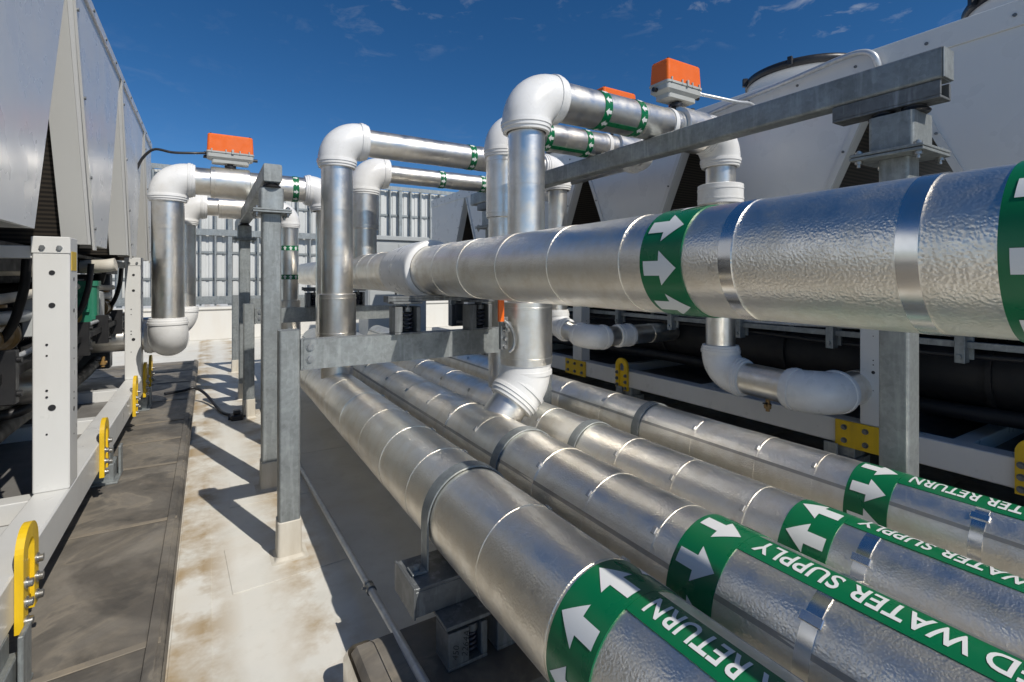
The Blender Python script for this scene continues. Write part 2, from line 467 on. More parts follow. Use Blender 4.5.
s3 = [-.2, .3, .72, 1.10, 1.42, 1.75, 2.4, 2.9, 3.3, 3.8, 4.4]
long_pipe('floor_pipe', 'low silver pipe with shaded WATER SUPPLY strip, between the two brighter lettered pipes', *P3, -1.3, 7.8, s3, R_(85), 'HEATING WATER SUPPLY', 1, [.955], FP, R_(60), .64, (.72,), R_(140))
s4 = [-.3, .26, .62, 1.16, 1.42, 1.78, 2.5, 2.95, 3.4, 3.9, 4.5]
long_pipe('floor_pipe', 'low silver pipe farthest from the walkway, strip lettered WATER RETURN, beside the shaded chiller', *P4, -1.3, 8.0, s4, R_(97), 'HEATING WATER RETURN', -1, [1.02], FP, R_(150), .64, (.62,), R_(130))
su = [-.4, 0, .41, .79, 1.18, 1.57, 1.97, 2.37, 2.72, 3.1, 4.1, 4.45]
up = long_pipe('overhead_pipe', 'thick silver pipe crossing the picture at eye level with a green arrow band', *PU, -1.3, 8.2, su, R_(20), None, -1, [1.074, .285], None, R_(-60), .8, (.41, .79))
mb = MB()                                   # white moulded cover where the main is joined
mb.lathe((PU[0], 3.06, PU[1]), (0,1,0), [(0,.162),(0,.188),(.012,.196),(.05,.199),(.2,.196),(.42,.186),(.6,.174),(.66,.168),(.665,.160)], 56, hard=False)
mb.build('joint_cover', M['pvc'], up)

# ------------------------------------------------------------------ branch pipes with white elbows
def arc_pts(c, a, b, br, n=14):
    """corner c, incoming direction a, outgoing direction b -> points of the bend"""
    a = Vector(a).normalized(); b = Vector(b).normalized(); c = Vector(c)
    ang = a.angle(b); tl = br*math.tan(ang/2)
    p0 = c - a*tl; nrm = (b - a*a.dot(b)).normalized(); ctr = p0 + nrm*br
    out = []
    for i in range(n+1):
        th = ang*i/n
        out.append(ctr - nrm*br*math.cos(th) + a*br*math.sin(th))
    return out, tl

def branch(name, label, pts, rad, group, sleeves=(), marks=(), seam_step=.33, mat='alu_smooth', elbow_k=1.2, br_k=1.5, segs=None):
    pts = [Vector(p) for p in pts]
    root = thing(name, label, 'pipe', pts[0], group)
    n = len(pts); rad = rad if isinstance(rad, (list, tuple)) else [rad]*(n-1)
    trim0 = [0]*n; trim1 = [0]*n
    for i in range(1, n-1):
        a = pts[i]-pts[i-1]; b = pts[i+1]-pts[i]
        r = max(rad[i-1], rad[i]); rw = r*elbow_k
        small = a.angle(b) < R_(60); rw *= 1.1 if small else 1
        arc, tl = arc_pts(pts[i], a, b, r*br_k*(1.75 if small else 1))
        mb = MB()
        # moulded cover: bulge in the middle and stepped collars at both mouths
        m_ = len(arc)
        rr = [rw*(1 + .035*math.sin(PI*k/(m_-1))) for k in range(m_)]
        mb.tube(arc, rr, 40, False)
        for q, dd in ((arc[0], -a.normalized()), (arc[-1], b.normalized())):
            if small: mb.lathe(q - dd*.07, dd, [(0, rw*.98), (.003, rw*1.06), (.026, rw*1.06), (.029, rw*.98)], 40)
            mb.lathe(q, dd, [(-.012, rw), (-.010, rw*1.05), (.012, rw*1.06), (.014, rw*1.025), (.032, rw*1.025), (.034, rw*.985), (.05, rw*.97), (.052, r*.99)], 40)
        mb.build('elbow', M['pvc'], root)
        trim1[i] = tl; trim0[i] = tl
    for i in range(n-1):
        d = (pts[i+1]-pts[i]); L = d.length; d.normalize()
        a = pts[i] + d*(trim0[i] if i > 0 else 0); b = pts[i+1] - d*(trim1[i+1] if i+1 < n-1 else 0)
        L = (b-a).length
        if L < .02: continue
        k = max(1, round(L/seam_step)); ss = [L*j/k + random.uniform(-.02, .02) for j in range(1, k)]
        mb = MB(); jacket(mb, a, d, L, rad[i], ss, 40)
        for e in (0, L): mb.lathe(a, d, [(e, rad[i]-.001), (e, .005)], 24)
        for s in ss: band(mb, a + d*s, d, rad[i], .012, .0022, 40)
        mb.build('straight_jacket', M[mat], root)
    for (p0, p1, r, mt, nm) in sleeves:
        mb = MB(); p0 = Vector(p0); p1 = Vector(p1); d = (p1-p0); L = d.length
        mb.lathe(p0, d, [(0, .03), (0, r-.006), (.004, r), (.03, r), (.031, r+.003), (.042, r+.003), (.043, r), (L-.043, r), (L-.042, r+.003), (L-.031, r+.003), (L-.03, r), (L-.004, r), (L, r-.006), (L, .03)], 40)
        mb.build(nm, M[mt], root)
    for (o, d, r, t, adir) in marks:
        marker_ring(frame_of(o, d), r, t-.029, t+.029, root, adir, 10, 1.25, R_(20))
    return root

BG = 'branch pipes with white moulded elbows'
zt = H + 1.06
rb = .109
B1 = branch('branch_pipe', 'nearest silver branch pipe, bending right over to the large orange actuator',
    [(1.30,2.44,H-.905), (1.58,2.44,H-.60), (1.58,2.44,zt), (3.35,2.44,zt), (3.35,2.44,H-.73), (3.35,1.70,H-.755), (4.1,1.70,H-.755)],
    [.107,.107,.117,.105,.112,.112], BG,
    sleeves=[((1.58,2.44,H-.50), (1.58,2.44,H-.14), .15, 'alu_smooth', 'sleeve'), ((3.35,2.44,H+.55), (3.35,2.44,H+.70), .165, 'pvc', 'collar')],
    marks=[((1.58,2.44,zt), (1,0,0), .117, .535, -1), ((1.58,2.44,zt), (1,0,0), .117, .84, -1)])
Fm = frame_of((1.58,2.44,zt), (1,0,0)); marker_strip(Fm, .117, .565, .81, R_(236), .03, B1)
B2 = branch('branch_pipe', 'silver branch pipe half hidden behind the nearest riser, between it and the steel beam',
    [(1.80,3.1,H-.925), (1.80,3.1,zt), (3.25,3.1,zt), (3.25,5.2,zt), (4.2,5.2,zt)], [.095,.105,.095,.095], BG,
    sleeves=[((1.80,3.1,H+.42), (1.80,3.1,zt-.2), .112, 'alu_smooth', 'sleeve')],
    marks=[((1.80,3.1,zt), (1,0,0), .105, .36, -1), ((1.80,3.1,zt), (1,0,0), .105, .74, -1)])
Fm = frame_of((1.80,3.1,zt), (1,0,0)); marker_strip(Fm, .105, .389, .711, R_(236), .028, B2)
z3 = H + 1.077
B3 = branch('branch_pipe', 'silver branch pipe whose long level run carries one green arrow band against the sky',
    [(.862,4.05,H-.905), (.862,4.05,z3), (3.0,4.05,z3), (3.0,4.05,H-.50), (3.0,3.55,H-.56), (4.1,3.55,H-.56)],
    [.118,.108,.092,.092,.092], BG,
    sleeves=[((.862,4.05,H-.47), (.862,4.05,H-.13), .142, 'alu_smooth', 'sleeve'), ((3.32,3.55,H-.56), (3.5,3.55,H-.56), .108, 'pvc', 'collar')],
    marks=[((.862,4.05,z3), (1,0,0), .108, 1.15, 1)])
z4 = H + 1.0
B4 = branch('branch_pipe', 'thinner silver branch pipe standing on the eye-level pipe, with two small green bands',
    [(1.26,4.77,H+.05), (1.26,4.77,z4), (3.0,4.77,z4), (3.0,4.77,H-.6), (4.1,4.77,H-.6)], [.118,.085,.085,.085], BG,
    sleeves=[((1.26,4.77,H+.45), (1.26,4.77,z4-.17), .133, 'alu_smooth', 'sleeve')],
    marks=[((1.26,4.77,z4), (1,0,0), .085, .78, 1), ((1.26,4.77,z4), (1,0,0), .085, 1.25, 1)])
zl = H + .925
L1 = branch('branch_pipe', 'silver branch pipe standing over the dark curb, below the distant orange actuator',
    [(-1.1,6.17,H-.60), (-.32,6.17,H-.60), (-.32,5.7,H-.60), (-.32,5.7,zl), (1.09,5.7,zl), (1.09,5.7,H-.905)], [.125,.13,.13,.13,.098], BG, br_k=1.28,
    sleeves=[((.02,5.7,zl), (.36,5.7,zl), .152, 'alu_smooth', 'valve_sleeve')],
    marks=[((-.32,5.7,zl), (1,0,0), .13, 1.10, 1)])
zl2 = H + .80
L2 = branch('branch_pipe', 'farthest silver branch pipe, two green bands on its drop, behind the walkway rack',
    [(-.95,6.65,H-.55), (-.23,6.65,H-.55), (-.23,6.65,zl2), (.85,6.65,zl2), (.85,6.65,H-.905)], [.115,.115,.1,.1], BG,
    sleeves=[((.85,6.65,H-.75), (.85,6.65,H-.28), .13, 'alu_smooth', 'sleeve'), ((.1,6.65,zl2), (.42,6.65,zl2), .125, 'alu_smooth', 'valve_sleeve')],
    marks=[((.85,6.65,H-.9), (0,0,1), .1, .9, 1), ((.85,6.65,H-.9), (0,0,1), .1, 1.25, 1), ((-.23,6.65,zl2), (1,0,0), .1, .92, 1)])

# ball valve on the tall riser, with an orange lever
bx_, by_ = 1.375, 2.36
mb = MB(); mb.box(bx_, bx_+.045, by_+.015, by_+.045, H-.40, H-.22, .003); mb.cyl((bx_+.02,by_+.03,H-.26), (bx_+.02,by_-.03,H-.26), .02, n=12)
mb.cyl((bx_+.02,by_+.03,H-.3), (1.5,2.42,H-.3), .016, n=12)
for z in (H-.385, H-.34, H-.29): mb.cyl((bx_+.02,by_+.02,z), (bx_+.02,by_-.005,z), .011, n=6)
mb.tube(bez([(bx_-.005,by_-.02,H-.235), (bx_+.03,by_-.03,H-.27), (bx_+.055,by_-.03,H-.33), (bx_+.05,by_-.03,H-.385), (bx_+.03,by_-.02,H-.41)], 6), .009, 10)
vb = mb.build('valve_bracket', M['bolt'], B1)
mb = MB(); mb.prism(rrect(bx_-.042, bx_-.008, by_-.035, by_-.015, .006), 'z', H-.24, H-.06)
mb.build('lever', M['orange'], vb)

# brass drain cocks
def drain(x, y, z, label, tall=True):
    t = thing('drain_cock', label, 'valve', (x, y, z), 'brass drain cocks under the chiller elbows')
    mb = MB(); mb.cyl((x,y,z), (x,y,z+.09), .014, n=12); mb.cyl((x,y,z+.02), (x,y,z+.05), .024, n=8); mb.cyl((x-.03,y,z+.04), (x+.03,y,z+.04), .012, n=10)
    mb.build('body', M['brass'], t)
    mb = MB(); mb.box(x-.05, x+.02, y-.008, y+.008, z+.055, z+.065, .002, 0); mb.build('handle', M['black_plastic'], t)
drain(3.33, 2.05, H-.935, 'small brass drain cock under the short silver spool of the near elbows')
drain(-.8, 5.7, H-.80, 'small brass drain cock hanging under the pipe beyond the white frame post')

# ------------------------------------------------------------------ valves: body and actuator
def valve_body(x, y, z, r, R2, L, parent):
    """pipe end ring, wafer gap with bolts, then the fat insulated valve jacket"""
    mb = MB()
    mb.lathe((x, y, z), (1,0,0), [(0,r*.9),(0,r+.006),(.035,r+.006),(.035,r*.9)], 40); 
    v = mb.build('end_ring', M['pvc'], parent)
    mb = MB(); mb.cyl((x+.036, y, z), (x+.11, y, z), r*.86, n=36)
    for k in range(8):
        a = 2*PI*k/8+.2; c = (y + r*.93*math.cos(a), z + r*.93*math.sin(a)); mb.cyl((x+.036, c[0], c[1]), (x+.11, c[0], c[1]), .006, n=6)
    mb.build('valve_wafer', M['bolt'], parent)
    mb = MB(); mb.lathe((x+.11,y,z), (1,0,0), [(0,.03),(0,R2-.004),(.004,R2),(L,R2),(L+.004,R2-.004),(L+.004,.03)], 48)
    mb.build('valve_jacket', M['alu_smooth'], parent)
valve_body(2.72, 2.44, zt, .117, .150, .25, B1)
valve_body(2.74, 3.1, zt, .105, .13, .27, B2)

def actuator(x, y, z, label, w=.34, dpt=.17, hh=.17, conduit=None, cmat='conduit'):
    """z = top of the pipe cladding; motor box on a short neck"""
    t = thing('valve_actuator', label, 'actuator', (x, y, z), 'orange topped valve actuators')
    mb = MB()
    mb.cyl((x,y,z-.05), (x,y,z+.07), .028, n=16); mb.cyl((x,y,z+.02), (x,y,z+.045), .05, n=16)
    mb.build('neck', M['black_plastic'], t)
    mb = MB(); zb = z+.06
    mb.prism(rrect(x-w*.40, x+w*.40, y-dpt*.38, y+dpt*.38, .02), 'z', zb, zb+.03)
    bm_ = bmesh.new()
    lo = rrect(x-w*.40, x+w*.40, y-dpt*.38, y+dpt*.38, .02); hi = rrect(x-w/2, x+w/2, y-dpt/2, y+dpt/2, .02)
    bm_.free()
    mb.loft([[(a, b, zb+.03) for a, b in lo], [(a, b, zb+.05) for a, b in hi], [(a, b, zb+.10) for a, b in hi]], True, False)
    mb.prism(rrect(x-w/2-.006, x+w/2+.006, y-dpt/2-.006, y+dpt/2+.006, .022), 'z', zb+.09, zb+.105)
    for dx in (-.4, -.1, .2, .4): mb.cyl((x+dx*w, y-dpt/2-.003, zb+.09), (x+dx*w, y-dpt/2-.003, zb+.125), .007, n=8)
    mb.box(x+w*.02, x+w*.07, y-dpt/2-.016, y-dpt/2, zb+.085, zb+.13, .003)
    mb.build('housing', M['grey_cast'], t)
    mb = MB(); z0 = zb+.1055
    rings = []
    for zz, k in ((z0, 0), (z0+.01, 0), (z0+hh-.015, .006), (z0+hh-.004, .012), (z0+hh, .022)):
        rings.append([(a, b, zz) for a, b in rrect(x-w/2+k, x+w/2-k, y-dpt/2+k, y+dpt/2-k, .02)])
    mb.loft(rings, True, False); mb.cap(rings[-1])
    cv = mb.build('cover', M['orange'], t)
    mb = MB()
    for dx in (-.42, .42):
        for dy in (-.36, .36): mb.cyl((x+dx*w, y+dy*dpt, z0+hh-.004), (x+dx*w, y+dy*dpt, z0+hh+.004), .008, n=10)
    mb.cyl((x+w*.1, y, z0+hh-.003), (x+w*.1, y, z0+hh+.012), .028, n=20); mb.build('position_indicator', M['black_plastic'], cv)
    mb = MB(); mb.cyl((x+w/2, y-.02, zb+.06), (x+w/2+.04, y-.02, zb+.06), .016, n=8); mb.cyl((x-w/2-.03, y+.02, zb+.06), (x-w/2, y+.02, zb+.06), .016, n=8); mb.build('cable_gland', M['black_plastic'], t)
    if conduit:
        mb = MB(); mb.tube(conduit, .012, 12); q = conduit[0]
        mb.cyl(q, Vector(q) + (Vector(conduit[1])-Vector(q))*.5, .019, n=8)
        mb.build('conduit', M[cmat], t)
    return t
actuator(2.85, 2.44, zt+.125, 'large orange valve actuator above the steel beam, grey base and conduit', .35, .17, .155,
    conduit=bez([(3.03,2.38,zt+.26), (3.12,2.33,zt+.24), (3.3,2.27,zt+.22), (3.5,2.28,zt+.24), (3.76,2.34,zt+.2)]))
actuator(2.87, 3.1, zt+.14, 'orange valve actuator mostly hidden behind the near level pipe, only its lid showing', .37, .17, .16)
actuator(.19, 5.7, zl+.13, 'small distant orange valve actuator over the pipe beside the white chiller', .40, .18, .17,
    conduit=bez([(-.02,5.65,zl+.27), (-.12,5.62,zl+.25), (-.28,5.62,zl+.235), (-.42,5.64,zl+.25), (-.51,5.68,zl+.17), (-.56,5.7,zl+.06)]), cmat='black_plastic')

# ------------------------------------------------------------------ steel racks
def post(parent, x, y, w, z1, boot=True, z0=0, mat='galv'):
    mb = MB(); mb.prism(rrect(x-w/2, x+w/2, y-w/2, y+w/2, w*.13), 'z', z0, z1)
    mb.cap([(a, b, z1+.0005) for a, b in rrect(x-w/2, x+w/2, y-w/2, y+w/2, w*.13)])
    p = mb.build('post', M[mat], parent)
    if boot:
        mb = MB(); e = .006
        rings = [[(a, b, zz) for a, b in rrect(x-w/2-k, x+w/2+k, y-w/2-k, y+w/2+k, w*.16)] for zz, k in ((.001, .05), (.006, .022), (.02, e+.003), (.196, e), (.20, e-.004))]
        mb.loft(rings, True, False); mb.cap(rings[-1])
        mb.build('boot', M['boot'], p)
    return p
def post_head(parent, x, y, zb, zt_, w, hx=None):
    """wider head box on a bolted flange, with pads under the beam"""
    mb = MB(); mb.box(x-w*1.1, x+w*1.1, y-w*1.1, y+w*1.1, zb, zb+.012, .002); mb.box(x-w*1.1, x+w*1.1, y-w*1.1, y+w*1.1, zb-.016, zb-.003, .002)
    f = mb.build('flange', M['galv'], parent)
    mb = MB()
    for sx in (-1, 1):
        for sy in (-1, 1):
            q = (x+sx*w*.88, y+sy*w*.88)
            mb = MB(); mb.cyl((q[0], q[1], zb-.045), (q[0], q[1], zb+.03), .008, n=8); mb.cyl((q[0], q[1], zb-.03), (q[0], q[1], zb-.017), .016, n=6); mb.cyl((q[0], q[1], zb+.012), (q[0], q[1], zb+.024), .016, n=6)
            mb.build('bolt', M['bolt'], f)
    mb = MB(); hw = w*.68; hx = hx or hw; mb.prism(rrect(x-hw, x-hw+2*hx, y-hw, y+hw, hw*.2), 'z', zb+.012, zt_-.03)
    mb.cap([(a, b, zt_-.0295) for a, b in rrect(x-hw, x-hw+2*hx, y-hw, y+hw, hw*.2)])
    mb.build('head_box', M['galv'], parent)
    mb = MB()
    mb.lathe((x, y-w*.45, zt_-.03), (0,0,1), [(0,.001),(0,.055),(.008,.06),(.014,.055),(.022,.045),(.03,.045)], 24)
    mb.lathe((x, y+w*.45, zt_-.03), (0,0,1), [(0,.001),(0,.055),(.008,.06),(.014,.055),(.022,.045),(.03,.045)], 24)
    mb.build('pad', M['black_plastic'], parent)

# tall rack beside the shaded chiller
rk = thing('pipe_rack', 'tall galvanised rack, its long beam passing in front of the shaded chiller', 'pipe rack', (2.6, 1, 0), 'galvanised steel racks')
for y in (1.0, 4.7):
    post(rk, 2.608, y, .115, H+.518); post_head(rk, 2.608, y, H+.535, H+.735, .125, .10)
    mb = MB(); mb.box(2.555, 2.66, y-.165, y+.25, H+.736, H+.748, .002)
    mb.box(2.555, 2.567, y-.165, y+.25, H+.748, H+.809, .002); mb.box(2.648, 2.66, y-.165, y+.25, H+.748, H+.809, .002)
    mb.build('beam_seat', M['galv_dark'], rk)
mb = MB(); mb.prism(rrect(2.55, 2.655, H+.811, H+.943, .014), 'y', .83, 5.1); mb.build('beam', M['galv'], rk)
mb = MB(); mb.box(2.553, 2.652, .822, .8295, H+.815, H+.939, .002); mb.build('end_plate', M['galv'], rk)
# tall rack beside the white chiller
lk = thing('pipe_rack', 'tall galvanised rack on the walkway side, carrying the distant branch pipes', 'pipe rack', (.385, 3.95, 0), 'galvanised steel racks')
for y in (3.95, 7.0):
    post(lk, .385, y, .125, H+.445, True); post_head(lk, .385, y, H+.465, H+.658, .112)
mb = MB(); mb.prism(rrect(.325, .445, H+.66, H+.787, .014), 'y', 3.84, 8.1); mb.build('beam', M['galv'], lk)
mb = MB(); mb.box(.328, .442, 3.832, 3.8395, H+.664, H+.783, .002); mb.build('end_plate', M['galv'], lk)

# low frames under the eye-level pipe
LF = 'low galvanised pipe frames across the walkway side'
def low_frame(y, label, xr=2.04):
    t = thing('support_frame', label, 'support frame', (.373, y, 0), LF)
    post(t, .373, y, .105, H-.287); 
    post(t, xr, y, .105, H-.34)
    mb = MB(); mb.prism(rrect(.44, xr+.05, H-.502, H-.342, .012), 'y', y-.05, y+.05); mb.build('beam', M['galv'], t)
    mb = MB(); mb.box(.427, .440, y-.05, y+.05, H-.505, H-.338, .002); 
    e = mb.build('end_plate', M['galv'], t)
    mb = MB()
    for z in (H-.38, H-.445): mb.cyl((.475, y-.05, z), (.475, y-.064, z), .016, n=6); mb.cyl((.475, y-.05, z), (.475, y-.053, z), .022, n=16)
    mb.build('bolt', M['bolt'], e)
    return t
low_frame(2.943, 'nearest low galvanised frame, its short post and beam in front of the others')
low_frame(6.04, 'second low galvanised frame behind the tall walkway post')
low_frame(9.0, 'farthest low galvanised frame near the white parapet')

# spring isolators + saddles
def isolator(mb_h, mb_s, x, y, z0, z1, w=.17, dpt=.11, cheek=.2):
    """open-fronted steel housing with a coil spring"""
    zt_ = z1 - .03; c0 = x - w/2 + w*(.5-cheek) if cheek <= .2 else x + w*.02
    mb_h.box(x-w/2, x+w/2, y-dpt/2, y+dpt/2, z0, z0+.012, .002)
    mb_h.box(x-w/2, c0, y-dpt/2, y+dpt/2, z0+.0125, zt_, .003); mb_h.box(x+w*.34, x+w/2, y-dpt/2, y+dpt/2, z0+.0125, zt_, .003)
    mb_h.box(c0+.0005, x+w*.34-.0005, y+dpt/2-.008, y+dpt/2, z0+.0125, zt_, .001)
    mb_h.box(x-w*.56, x+w*.56, y-dpt*.55, y+dpt*.55, z1-.014, z1-.001, .002)
    cx = (c0 + x+w*.34)/2
    mb_h.cyl((cx, y-dpt*.2, zt_-.02), (cx, y-dpt*.2, z1-.014), .009, n=8); mb_h.cyl((cx, y-dpt*.2, zt_-.03), (cx, y-dpt*.2, zt_-.005), .022, n=16)
    P = []
    rs = min(.026, (x+w*.34-c0)/2-.006)
    for k in range(60):
        a = k/59*2*PI*4.5; P.append((cx + rs*math.cos(a), y - .015 + rs*math.sin(a), z0+.02 + (zt_-z0-.05)*k/59))
    mb_s.tube(P, .006, 8)
def saddle(label, X, Y, Zc, R, z_top, z_base, strap_w=.045, half=.25, group=None, strutd=.1, mat='galv', iso_w=.17, strap=True, sh=.1, iso_dx=.1, iso_dy=-.03, mark=False):
    """strut under a pipe on two isolators, with a strap over the pipe"""
    t = thing('pipe_support', label, 'pipe support', (X, Y, z_base), group)
    mb = MB(); 
    mb.box(X-half, X+half, Y-strutd, Y+strutd, z_top-.012, z_top, .002)
    mb.box(X-half, X+half, Y-strutd, Y-strutd+.012, z_top-sh, z_top-.0125, .002); mb.box(X-half, X+half, Y+strutd-.012, Y+strutd, z_top-sh, z_top-.0125, .002)
    mb.box(X-half-.008, X-half-.0005, Y-strutd-.004, Y+strutd+.004, z_top-sh-.005, z_top+.004, .002)
    mb.build('strut', M[mat], t)
    for s in (-1, 1):
        mh, msn = MB(), MB()
        isolator(mh, msn, X+s*(half-iso_dx), Y+iso_dy, z_base, z_top-sh, iso_w, .11, .5 if mark else .2)
        ih = mh.build('isolator', M['galv_dark'], t); msn.build('spring', M['blue'], ih)
        if mark and s < 0:                   # numbers scrawled on the wide cheek, running up the steel
            xl = X+s*(half-iso_dx)-iso_w/2; yf = Y+iso_dy-.055-.0012
            for txt, xo in (('450', .035), ('2264A', .07)):
                cu = bpy.data.curves.new('scrawl', 'FONT'); cu.body = txt; cu.size = .033; cu.shear = .35; cu.offset = -.0002
                ob = bpy.data.objects.new('scrawl', cu); COL.objects.link(ob); bpy.context.view_layer.update()
                me = bpy.data.meshes.new_from_object(ob.evaluated_get(bpy.context.evaluated_depsgraph_get()))
                bpy.data.objects.remove(ob); bpy.data.curves.remove(cu)
                me.transform(Matrix.Translation((xl+xo-X, yf-Y, .03)) @ Matrix.Rotation(R_(90), 4, 'X') @ Matrix.Rotation(R_(84), 4, 'Z'))
                me.materials.append(M['black_plastic']); sc = bpy.data.objects.new('scrawled_number', me); COL.objects.link(sc); sc.parent = ih
    if not strap: return t
    mb = MB(); n = 40; w2 = strap_w/2; r0 = R+.0035; r1 = R+.010
    pr = [(X-r1, z_top+.002)] + [(X+r1*math.cos(PI-PI*k/n), Zc+r1*math.sin(PI-PI*k/n)) for k in range(n+1)] + [(X+r1, z_top+.002)]
    pi_ = [(X-r0, z_top+.002)] + [(X+r0*math.cos(PI-PI*k/n), Zc+r0*math.sin(PI-PI*k/n)) for k in range(n+1)] + [(X+r0, z_top+.002)]
    A = [(a, Y-w2, b) for a, b in pr]; B = [(a, Y+w2, b) for a, b in pr]; C = [(a, Y-w2, b) for a, b in pi_]; D = [(a, Y+w2, b) for a, b in pi_]
    mb.loft([A, B], False, True); mb.loft([C, A], False, True); mb.loft([B, D], False, True); mb.loft([D, C], False, True)
    for s in (-1, 1):
        a, b = sorted((X+s*(r1+.001), X+s*(r1+.055))); mb.box(a, b, Y-w2, Y+w2, z_top+.001, z_top+.009, .001)
        mb.cyl((X+s*(r1+.03), Y, z_top+.009), (X+s*(r1+.03), Y, z_top+.022), .013, n=6)
    mb.build('strap', M['galv'], t)
    return t
SG = 'spring supports under the low pipes'
saddle('spring support strapped over the low pipe nearest the walkway, standing on the dark sleeper', P1[0], 1.745, P1[1], P1[2], H-1.078, .165, .06, .25, SG, .1, 'galv_dark', .15, True, .1, .155, -.14, True)
saddle('spring support strapped over the second low pipe from the walkway', P2[0], 2.02, P2[1], P2[2], H-1.078, .165, .055, .20, SG, .09, 'galv', .12)
saddle('spring support strapped over the third low pipe from the walkway', P3[0], 2.05, P3[1], P3[2], H-1.078, .165, .055, .21, SG, .09, 'galv', .12)
saddle('spring support strapped over the low pipe beside the shaded chiller', P4[0], 2.16, P4[1], P4[2], H-1.078, .165, .055, .21, SG, .09, 'galv', .12)
UG = 'spring supports under the eye-level pipe'
saddle('spring support for the eye-level pipe on the nearest low frame', PU[0], 2.943, PU[1], PU[2], H-.117, H-.341, .05, .345, UG, .045, 'galv_dark', .16, False, .03)
saddle('spring support for the eye-level pipe on the second low frame', PU[0], 6.04, PU[1], PU[2], H-.117, H-.341, .05, .345, UG, .045, 'galv_dark', .16, False, .03)
def sleeper(x0, x1, y0, y1, label):
    t = thing('sleeper', label, 'sleeper', (x0, y0, 0), 'dark sleepers under the low pipes')
    mb = MB(); mb.box(x0, x1, y0, y1, .001, .163, .02); mb.build('body', M['curb'], t)
    mb = MB(); P = rrect(x0-.03, x0+.09, y0-.012, y1+.004, .04, 6)
    mb.loft([[(a, b, .003) for a, b in P], [(a, b, .14) for a, b in P], [(x0+.03+(a-x0-.03)*.8, (y0+y1)/2+(b-(y0+y1)/2)*.93, .168) for a, b in P]], True, True)
    mb.build('end_cap', M['alu_smooth'], t)
    mb = MB(); mb.cyl((x0-.11, y0+.12, .06), (x0-.03, y0+.12, .06), .04, n=24); mb.build('drain_stub', M['galv_dark'], t)
    return t
sleeper(.44, 1.16, 1.36, 1.86, 'dark wrapped sleeper with a rounded metal end under the near strapped pipe')
sleeper(1.20, 2.66, 1.86, 2.32, 'long dark sleeper hidden beneath the middle pipes')

# floor conduit
cd = thing('floor_conduit', 'thin galvanised conduit lying on the roof from the sleeper back behind the short post', 'conduit', (.6, 1.2, .19))
a = Vector((.605, 1.15, .195)); b = Vector((.612, 4.2, .02))
mid = a + (b-a)*((2.2-1.15)/(4.2-1.15))
mb = MB(); mb.tube([a, mid, b, b+Vector((.0,.8,0))], .0155, 16); mb.build('tube', M['conduit'], cd)
dv = (b-a).normalized()
mb = MB(); mb.cyl(mid-dv*.03, mid+dv*.03, .019, n=16)
for s in (-.022, .022): mb.cyl(mid+dv*s-dv*.006, mid+dv*s+dv*.006, .0225, n=8)
mb.cyl(mid+Vector((-.015,0,.005)), mid+Vector((-.034,0,.008)), .006, n=6)
mb.build('coupling', M['bolt'], cd)

# black cable and its floor box
cb = thing('black_cable', 'black rubber cable running from the curb to a small black box on the roof', 'cable', (.0, 7.0, 0))
mb = MB(); mb.tube(bez([(-.42,6.9,.175), (-.25,7.0,.17), (-.14,7.05,.18), (-.03,6.95,.12), (.08,6.6,.03), (.14,6.3,.02), (.22,6.1,.03), (.27,6.05,.04)], 8), .016, 12); mb.build('cord', M['black_plastic'], cb)
mb = MB(); mb.box(.20, .32, 5.93, 6.07, .001, .06, .012); mb.box(.225, .295, 5.96, 6.04, .06, .1, .01); mb.cyl((.18,6.0,.03),(.34,6.0,.03),.025,n=12); mb.build('connector', M['black_plastic'], cb)

# ------------------------------------------------------------------ chillers
def lug(parent, xf, s, y, zc=None, horseshoe=True):
    """lifting plate bolted to the outside of the base rail; s = outward sign"""
    zb = H-1.19; ztop = H-.855; w = .088
    if horseshoe:
        out = [(y-w, zb), (y-w, ztop-w)] + [(y+w*math.cos(PI-PI*k/16), ztop-w+w*math.sin(PI-PI*k/16)) for k in range(1, 16)] + [(y+w, ztop-w), (y+w, zb+.02)]
        wi = .036
        inn = [(y+wi, zb+.02), (y+wi, ztop-w)] + [(y+wi*math.cos(PI*k/12), ztop-w+wi*math.sin(PI*k/12)) for k in range(1, 12)] + [(y-wi, ztop-w), (y-wi, zb)]
        # shorten: legs joined half-way down by the rail plate
        mb = MB(); a, b = sorted((xf+s*.001, xf+s*.024)); pl = out + inn
        n = len(out); bm = bmesh.new()
        for xx in (a, b): pass
        mb.prism(pl, 'x', a, b)
        mb.box(min(xf+s*.001, xf+s*.012), max(xf+s*.001, xf+s*.012), y-wi, y+wi, zb+.03, zb+.2, .001)
        o = mb.build('lifting_lug', M['yellow'], parent)
        pos = [(y-.062, H-1.165), (y-.062, H-1.10), (y-.062, H-1.035), (y+.062, H-1.14), (y+.062, H-1.075), (y+.062, H-1.01)]
    else:
        mb = MB(); a, b = sorted((xf+s*.001, xf+s*.016)); mb.box(a, b, y-.19, y+.19, H-1.165, H-.985, .006)
        o = mb.build('lifting_plate', M['yellow'], parent)
        pos = [(y+dx, z) for dx in (-.13, 0, .13) for z in (H-1.12, H-1.03)]
    t0 = .024 if horseshoe else .016
    for py, pz in pos:
        mb = MB(); mb.cyl((xf+s*t0, py, pz), (xf+s*(t0+.005), py, pz), .019, n=16); mb.cyl((xf+s*(t0+.005), py, pz), (xf+s*(t0+.019), py, pz), .014, n=6)
        mb.build('bolt', M['bolt'] if s > 0 else M['galv_dark'], o)

